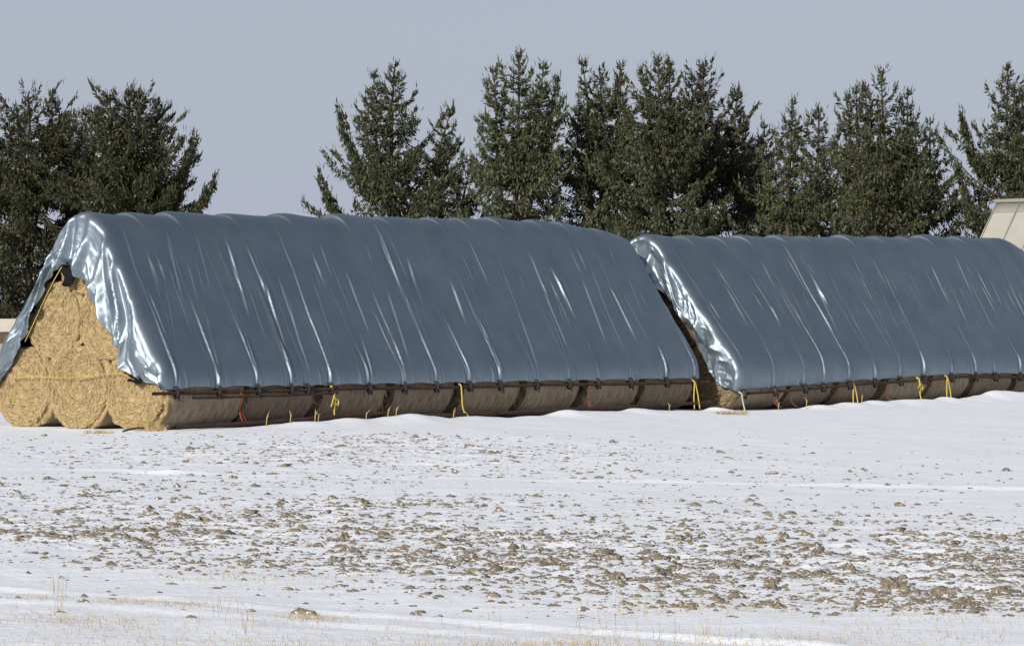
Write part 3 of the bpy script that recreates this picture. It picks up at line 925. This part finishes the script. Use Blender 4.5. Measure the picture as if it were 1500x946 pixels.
tuft(1072, 606, 260, .22, .10, .04, .15, 1.9, 'tangled olive tuft of grass at the right stack\'s near corner')
tuft(146, 635, 150, .16, .12, .03, .10, 1.2, 'small olive grass tuft in the snow below the open end')
tuft(228, 633, 220, .12, .12, .05, .16, 1.4, 'loose straw spilled at the left stack\'s near corner', M_STRAWB)
GS = []
for k, (Cn, x) in enumerate([(C1, 390), (C1, 425), (C1, 461), (C1, 466), (C1, 536), (C1, 568), (C1, 580), (C1, 664), (C1, 980), (C2, 1181), (C2, 1140), (C2, 1262)]):
    t = t_at_px(Cn, 2.5, x); b = wp(Cn, t, 2.5, 0); b[2] = float(height(b[0:1], b[1:2])[0])
    m = MB(); h = .14 + .14 * rng.random()
    m.tube([(0, 0, -.05), (.01, 0, h * .6), (.03 * rng.normal(), .01, h)], [.010, .008, .004], 5)
    m.tube([(0.005, 0, h * .4), (.04, 0, h * .8)], [.006, .003], 4)
    o = m.build('dry_stalk', M_STRAWB); o.location = b
    tag(o, 'dry weed stalk in snow at the %s stack\'s foot, %s stalk from the left' % ('left' if k < 9 else 'right', ORD[sorted([390, 425, 461, 466, 536, 568, 580, 664, 980]).index(x) if k < 9 else [1140, 1181, 1262].index(x)]),
        'weed stalk', 'weed stalks along the snow bank')

# ------------------------------------------------------------------ spruces


def spruce(px, ytop, Y, half_px, label, seed, leaders=(), dens=1.0, full=1.0, side=None):
    r = np.random.default_rng(seed)
    m_px = Y / F_PX
    X = (px - 750) * m_px
    ytop += 11; leaders = [(a, b + 11) for a, b in leaders]
    H = CAM_H + (HOR - ytop) * m_px
    Rb = half_px * m_px
    root = thing('spruce_tree', label, 'spruce', (X, Y, 0), 'spruces behind the stacks')
    full = full * .85
    wood = MB()
    tops = [(0.0, 0.0, H, 0.0)] + [((lx - px) * m_px, r.uniform(-.5, .5), CAM_H + (HOR - ly) * m_px, .45) for lx, ly in leaders]
    sprP, sprD, sprL, sprW = [], [], [], []

    def branch(base, az, ln, a, c, f, dn=1.0):
        d = np.array([math.cos(az), math.sin(az), 0]); sdv = np.array([-math.sin(az), math.cos(az), 0])
        s = np.linspace(0, 1, 5)
        pts = np.asarray(base) + ln * (s[:, None] * d + (a * s + c * s * s)[:, None] * ZV)
        pts[1:4] += r.normal(0, .02 * ln, (3, 3))
        wood.tube(pts, (.010 + .013 * ln) * (1 - .85 * s), 4, False)
        ns = int((12 + 88 * ln) * dens * dn)
        u = r.uniform(.06, 1.0, ns) ** .7
        pc = np.stack([np.interp(u, s, pts[:, k]) for k in range(3)], 1)
        latr = r.normal(0, 1, ns)
        spread = .17 * np.sin(np.clip(u, .1, 1) * 2.7) * min(1, ln / 1.3)
        pc = pc + sdv * (latr * spread)[:, None]
        hang = np.clip(f * 2.0 - .1, 0, 1)
        pc[:, 2] -= np.abs(r.normal(0, .15, ns)) * hang
        tip = u > .80
        dr = d * r.uniform(.0, .8, ns)[:, None] + sdv * (np.sign(latr) * r.uniform(.0, .8, ns))[:, None] + ZV * (r.normal(-1.1, .35, ns) * hang + .3 * (1 - hang))[:, None]
        up = 1.1 + .5 * (f < .3)
        dr[tip] = (d * .6 + ZV * up * (.35 + a + 2 * c > .2))[None, :] + r.normal(0, .38, (tip.sum(), 3))
        dr /= np.linalg.norm(dr, axis=1)[:, None] + 1e-6
        sprP.append(pc); sprD.append(dr)
        sprL.append(r.uniform(.09, .25, ns) * (.8 if f < .12 else 1)); sprW.append(r.uniform(.016, .030, ns) * (1 + .45 * min(1, f * 2)))
        # upright shoots at the branch end
        nt_ = r.integers(2, 5)
        pe = pts[[-1] * nt_] + r.normal(0, .06, (nt_, 3)); de = r.normal(0, .22, (nt_, 3)) + d * .25; de[:, 2] += 1
        de /= np.linalg.norm(de, axis=1)[:, None]
        sprP.append(pe); sprD.append(de); sprL.append(r.uniform(.16, .34, nt_)); sprW.append(r.uniform(.012, .022, nt_))
        return pts

    for li, (ox, oy, Ht, fork) in enumerate(tops):
        z0 = fork * Ht if li else 0.0
        n_ = 14; q = np.linspace(0, 1, n_)
        zz = z0 + (Ht - z0) * q
        bend = q ** .55 if li else 0 * q
        cx_ = ox * bend + .10 * np.sin(q * 5 + seed); cy_ = oy * bend
        rad = (.17 if li == 0 else .08) * (1 - q) ** .8 + .010
        wood.tube(np.stack([cx_, cy_, zz], 1), rad, 7)
        z = .35 if li == 0 else z0 + .3 * (Ht - z0)
        while z < Ht - .15:
            f = (Ht - z) / H          # 0 at the tip
            nb = r.integers(5, 8) if f > .12 else r.integers(3, 5)
            az0 = r.uniform(0, 6.28)
            for b in range(nb):
                az = az0 + b * 2 * math.pi / nb + r.normal(0, .3)
                fe = (1 - math.exp(-f * 2.6 * full)) / (1 - math.exp(-2.6 * full))
                lmax = 1.48 * Rb * fe ** 1.30 * (1.0 if li == 0 else .62)
                ln = max(.10, lmax * r.uniform(.42, 1.08) * (1.32 if r.random() < .10 else 1))
                ln = min(ln, 1.28 * Rb)
                if r.random() < .12: ln *= .4
                zb = z + r.normal(0, .06)
                qq = (zb - z0) / (Ht - z0)
                a = np.interp(f, [0, .08, .25, .6, 1], [1.0, .65, .2, -.15, -.3]) + r.normal(0, .14)
                c = np.interp(f, [0, .1, .4, 1], [.5, .45, .42, .40]) + r.normal(0, .12)
                branch([float(np.interp(qq, q, cx_)), float(np.interp(qq, q, cy_)), zb], az, ln, a, c, f)
            z += r.uniform(.30, .50) * (1.0 if f > .12 else .75)
        dd = r.normal(0, .10, (7, 3)); dd[:, 2] = 1
        sprP.append(np.array([[float(cx_[-1]), float(cy_[-1]), Ht - .45]] * 7) + r.uniform(0, .2, (7, 1)) * ZV); sprD.append(dd)
        sprL.append(r.uniform(.2, .4, 7)); sprW.append(np.full(7, .02))
    if side:
        for (sx, sy, z_) in side:      # a long limb that reaches out of the crown, with side twigs of its own
            ex = (sx - px) * m_px; ez = CAM_H + (HOR - sy) * m_px
            ln = abs(ex); az = (0 if ex > 0 else math.pi) - .12
            tot_ = (ez - z_) / ln
            pts = branch([0, 0, z_], az, ln, tot_ * .3, tot_ * .7, .5, .6)
            for u in np.linspace(.3, .97, 11):
                b = [np.interp(u, np.linspace(0, 1, 5), pts[:, k]) for k in range(3)]
                for sg in (-1, 1):
                    branch(b, az + sg * r.uniform(.5, 1.2), r.uniform(.5, 1.15) * (1.25 - u), r.uniform(-.1, .4), .5, .45)
    Pp = np.concatenate(sprP); Dd = np.concatenate(sprD); Ll = np.concatenate(sprL); Ww = np.concatenate(sprW)
    n_ = len(Pp)
    rnd = r.normal(0, 1, (n_, 3)); sd = np.cross(Dd, rnd); sd /= np.linalg.norm(sd, axis=1)[:, None] + 1e-6
    a = Pp; b = Pp + Dd * (Ll * .45)[:, None] + sd * Ww[:, None]; c = Pp + Dd * Ll[:, None]; e = Pp + Dd * (Ll * .45)[:, None] - sd * Ww[:, None]
    Vv = np.stack([a, b, c, e], 1).reshape(-1, 3)
    mesh_obj('crown', Vv, np.arange(n_ * 4).reshape(-1, 4), M_NEEDLE, root, smooth=False)
    wood.build('trunk', M_BARK, root)
    return n_


TREES = [
    # px, ytop, Y, half width px, label, leaders, dens, full, side
    (-60, 140, 108, 130, 'partly seen spruce at the far left edge of the frame', [(-30, 150)], 1.0, 1.6, None),
    (42, 124, 106, 120, 'bushy spruce with two tops standing above the low shed', [(74, 124), (10, 150)], 1.0, 1.7, None),
    (128, 150, 110, 110, 'shorter spruce filling in behind the left group of spruces', [(105, 165)], 1.0, 1.6, None),
    (192, 120, 105, 112, 'broad spruce with twin tips and a long low branch reaching right', [(165, 126), (207, 118), (236, 146)], 1.15, 1.8, [(314, 262, 4.2), (284, 200, 5.0), (272, 232, 4.6)]),
    (577, 86, 106, 112, 'spruce at the left end of the main group, wide low branches towards open sky', [(665, 140), (549, 100)], 1.0, 1.1, [(468, 250, 3.6), (500, 160, 5.6), (486, 285, 3.4)]),
    (648, 190, 112, 90, 'low spruce filling the gap between the first two tall spruces of the main group', [(690, 215)], .9, 1.3, None),
    (756, 66, 104, 105, 'tallest spruce with a spire top, second tall tree of the main group', [(718, 86), (812, 105), (792, 82)], 1.0, 1.25, None),
    (878, 84, 106, 96, 'spruce with a forked two pronged top in the middle of the main group', [(852, 76), (908, 84)], 1.0, 1.2, None),
    (967, 72, 104, 100, 'spruce with a round tufted tip right of the forked spruce', [(945, 88), (982, 72)], 1.0, 1.3, None),
    (1034, 78, 108, 100, 'spruce with ragged tip at the right shoulder of the tall group', [(1086, 108), (1018, 90)], 1.0, 1.3, None),
    (1120, 170, 112, 80, 'low spruce below the right shoulder of the tall group', [(1090, 150)], 1.0, 1.3, None),
    (1158, 138, 104, 80, 'slim spruce with a single thin tip, left of a matching slim one', [], .85, 1.0, None),
    (1195, 142, 108, 86, 'slim spruce with a dense pointed tip beside the thin tipped one', [], .9, 1.0, None),
    (1252, 112, 105, 84, 'spruce with a flat ragged top left of the bare spired spruce', [(1238, 132)], .9, 1.1, None),
    (1293, 94, 103, 92, 'spruce with a thin bare spire and sparse reaching twigs', [(1268, 108), (1334, 116)], .9, 1.05, None),
    (1345, 160, 107, 84, 'spruce at the right end of the main group beside open sky', [(1368, 160)], .9, 1.15, None),
    (1479, 82, 104, 92, 'lone spruce standing behind the cream barn roof', [(1500, 110)], 1.0, 1.05, [(1412, 165, 6.2), (1405, 240, 4.0)]),
    (1600, 120, 108, 110, 'spruce beyond the right edge behind the barn', [], .9, 1.2, None),
]
tot = 0
for k, (px, yt, Y, hw, lab, lead, dn_, fu, sd_) in enumerate(TREES):
    if px > 1590: continue
    tot += spruce(px, yt, Y, hw, lab, 500 + k, lead, dn_, fu, sd_)
print('sprays', tot)

# ------------------------------------------------------------------ barn at the right, shed at the left


def barn():
    Y = 92.0; k = Y / F_PX
    P = lambda px, py, dy=0: np.array([(px - 750) / F_PX * (Y + dy), Y + dy, CAM_H + (HOR - py) * (Y + dy) / F_PX])
    rid = P(1460, 296); loc = np.array([rid[0], rid[1], 0])
    ax = np.array([.76, -.65, 0]); ax /= np.linalg.norm(ax); nf = np.array([-ax[1] * -1, -ax[0], 0]); nf = np.array([ax[1], -ax[0], 0])
    zr = rid[2]; run = 2.6; drop = 3.0; Lb = 14.0; ze = zr - drop
    root = thing('barn', 'cream roofed barn with one pale flue, cut by the right edge of the frame', 'barn', loc)
    B = lambda s, d, z: ax * s + nf * d + ZV * z
    def slab(name, a, b, m_):
        n0 = np.cross(b[1] - b[0], b[3] - b[0]); n0 /= np.linalg.norm(n0); m = MB()
        v = [p for p in b] + [p - n0 * a for p in b]
        m.add(v, [(0, 1, 2, 3), (7, 6, 5, 4), (0, 4, 5, 1), (1, 5, 6, 2), (2, 6, 7, 3), (3, 7, 4, 0)])
        return m.build(name, m_, root, smooth=False)
    rf = slab('roof', .08, [B(0, run, ze), B(Lb, run, ze), B(Lb, 0, zr), B(0, 0, zr)], M_ROOF)
    slab('roof', .08, [B(Lb, -run, ze), B(0, -run, ze), B(0, -.01, zr), B(Lb, -.01, zr)], M_ROOF)
    m = MB()   # standing seams
    for i in range(18):
        s = .05 + i * .8
        m.tube([B(s, .02, zr + .02), B(s, run, ze + .02)], .018, 4)
    m.build('standing_seams', M_ROOF, rf)
    m = MB(); m.tube([B(-.03, .04, zr + .02), B(Lb, .04, zr + .02)], .07, 6); m.box(B(Lb / 2, .16, zr - .19), ax * Lb / 2, nf * .14 - ZV * .155, np.cross(ax, nf * .7 - ZV * .7) * .02)
    m.build('ridge_cap', M_ROOF, rf)
    m = MB()
    m.box(B(Lb / 2, 0, (ze + .1) / 2), ax * (Lb / 2 - .2), nf * (run - .2), ZV * (ze + .1) / 2)
    for s in (.22, Lb - .22):
        m.add([B(s, -run + .2, ze + .1), B(s, run - .2, ze + .1), B(s, 0, zr - .1)], [(0, 1, 2)])
    m.build('wall', M_WALLT, root, smooth=False)
    # flue standing through the front slope
    s = .95; d = 1.55; zz = zr - drop * d / run
    m = MB(); m.tube([B(s, d, zz - .3), B(s, d, zz + .62), B(s, d, zz + .66)], [.085, .085, .10], 12); m.tube([B(s, d, zz - .02), B(s, d, zz + .04)], [.14, .09], 12)
    m.build('flue', M_POST, root)


barn()


def shed():
    Y = 84.0
    X = (28 - 750) / F_PX * Y
    zt = CAM_H + (HOR - 467) * Y / F_PX; zb = CAM_H + (HOR - 486) * Y / F_PX
    root = thing('low_shed', 'low tan shed with a pale roof edge behind the left flap of the tarpaulin', 'shed', (X, Y, 0))
    ax = np.array([-1, .08, 0]); dp = np.array([.08, 1, 0])
    m = MB(); m.box(ax * 4 + dp * 1.6 + ZV * (zb / 2), ax * 4, dp * 1.5, ZV * zb / 2); m.build('wall', M_WALLT, root, smooth=False)
    m = MB(); m.box(ax * 4 + dp * 1.4 + ZV * ((zt + zb) / 2 + .002), ax * 4.15, dp * 1.9, ZV * (zt - zb) / 2); m.build('roof', M_FASCIA, root, smooth=False)
    for i in range(3):
        m = MB(); m.box(ax * (.4 + i * .9) + dp * .07 + ZV * zb / 2, ax * .05, dp * .025, ZV * (zb / 2 - .02))
        m.build('batten', M_WALLT, root, smooth=False)


shed()

# ------------------------------------------------------------------ light
SUN_AZ_DELTA, SUN_EL = 8.0, 26.0
s_h = -RV * math.cos(R(SUN_AZ_DELTA)) + NS * math.sin(R(SUN_AZ_DELTA))
sd = np.array([s_h[0] * math.cos(R(SUN_EL)), s_h[1] * math.cos(R(SUN_EL)), math.sin(R(SUN_EL))])
from mathutils import Vector
sun_d = bpy.data.lights.new('sun', 'SUN'); sun_d.energy = 4.5; sun_d.angle = R(.53); sun_d.color = (1, .945, .87)
sun = bpy.data.objects.new('sun', sun_d); COL.objects.link(sun)
sun.rotation_euler = Vector(tuple(sd)).to_track_quat('Z', 'Y').to_euler()
sun.location = (-20, -20, 30)

wd = bpy.data.worlds.new('World'); S.world = wd; wd.use_nodes = True
nt = wd.node_tree; bg = nt.nodes['Background']
sky = nt.nodes.new('ShaderNodeTexSky'); sky.sky_type = 'NISHITA'; sky.sun_disc = False
sky.sun_elevation = R(SUN_EL); sky.sun_rotation = math.atan2(sd[0], sd[1])
sky.air_density = 1.0; sky.dust_density = 1.2; sky.ozone_density = 1.0
hs = nt.nodes.new('ShaderNodeHueSaturation'); hs.inputs['Saturation'].default_value = .78; hs.inputs['Value'].default_value = .78
nt.links.new(sky.outputs[0], hs.inputs['Color'])
# thin high haze: towards the horizon the sky fades into an even grey blue
tcw = nt.nodes.new('ShaderNodeTexCoord'); spx = nt.nodes.new('ShaderNodeSeparateXYZ'); mrw = nt.nodes.new('ShaderNodeMapRange')
mrw.inputs[1].default_value = .04; mrw.inputs[2].default_value = .34; mrw.inputs[3].default_value = .93; mrw.inputs[4].default_value = .0
mxw = nt.nodes.new('ShaderNodeMix'); mxw.data_type = 'RGBA'; mxw.inputs[7].default_value = (3.95, 4.28, 5.25, 1)
nt.links.new(tcw.outputs['Generated'], spx.inputs[0]); nt.links.new(spx.outputs['Z'], mrw.inputs[0]); nt.links.new(mrw.outputs[0], mxw.inputs[0])
nt.links.new(hs.outputs[0], mxw.inputs[6]); nt.links.new(mxw.outputs[2], bg.inputs['Color'])
bg.inputs['Strength'].default_value = .10

S.view_settings.view_transform = 'Standard'; S.view_settings.look = 'None'
S.view_settings.exposure = 0.12; S.view_settings.gamma = 1.0; S.view_settings.use_curve_mapping = False
S.render.engine = 'CYCLES'
S.cycles.max_bounces = 6
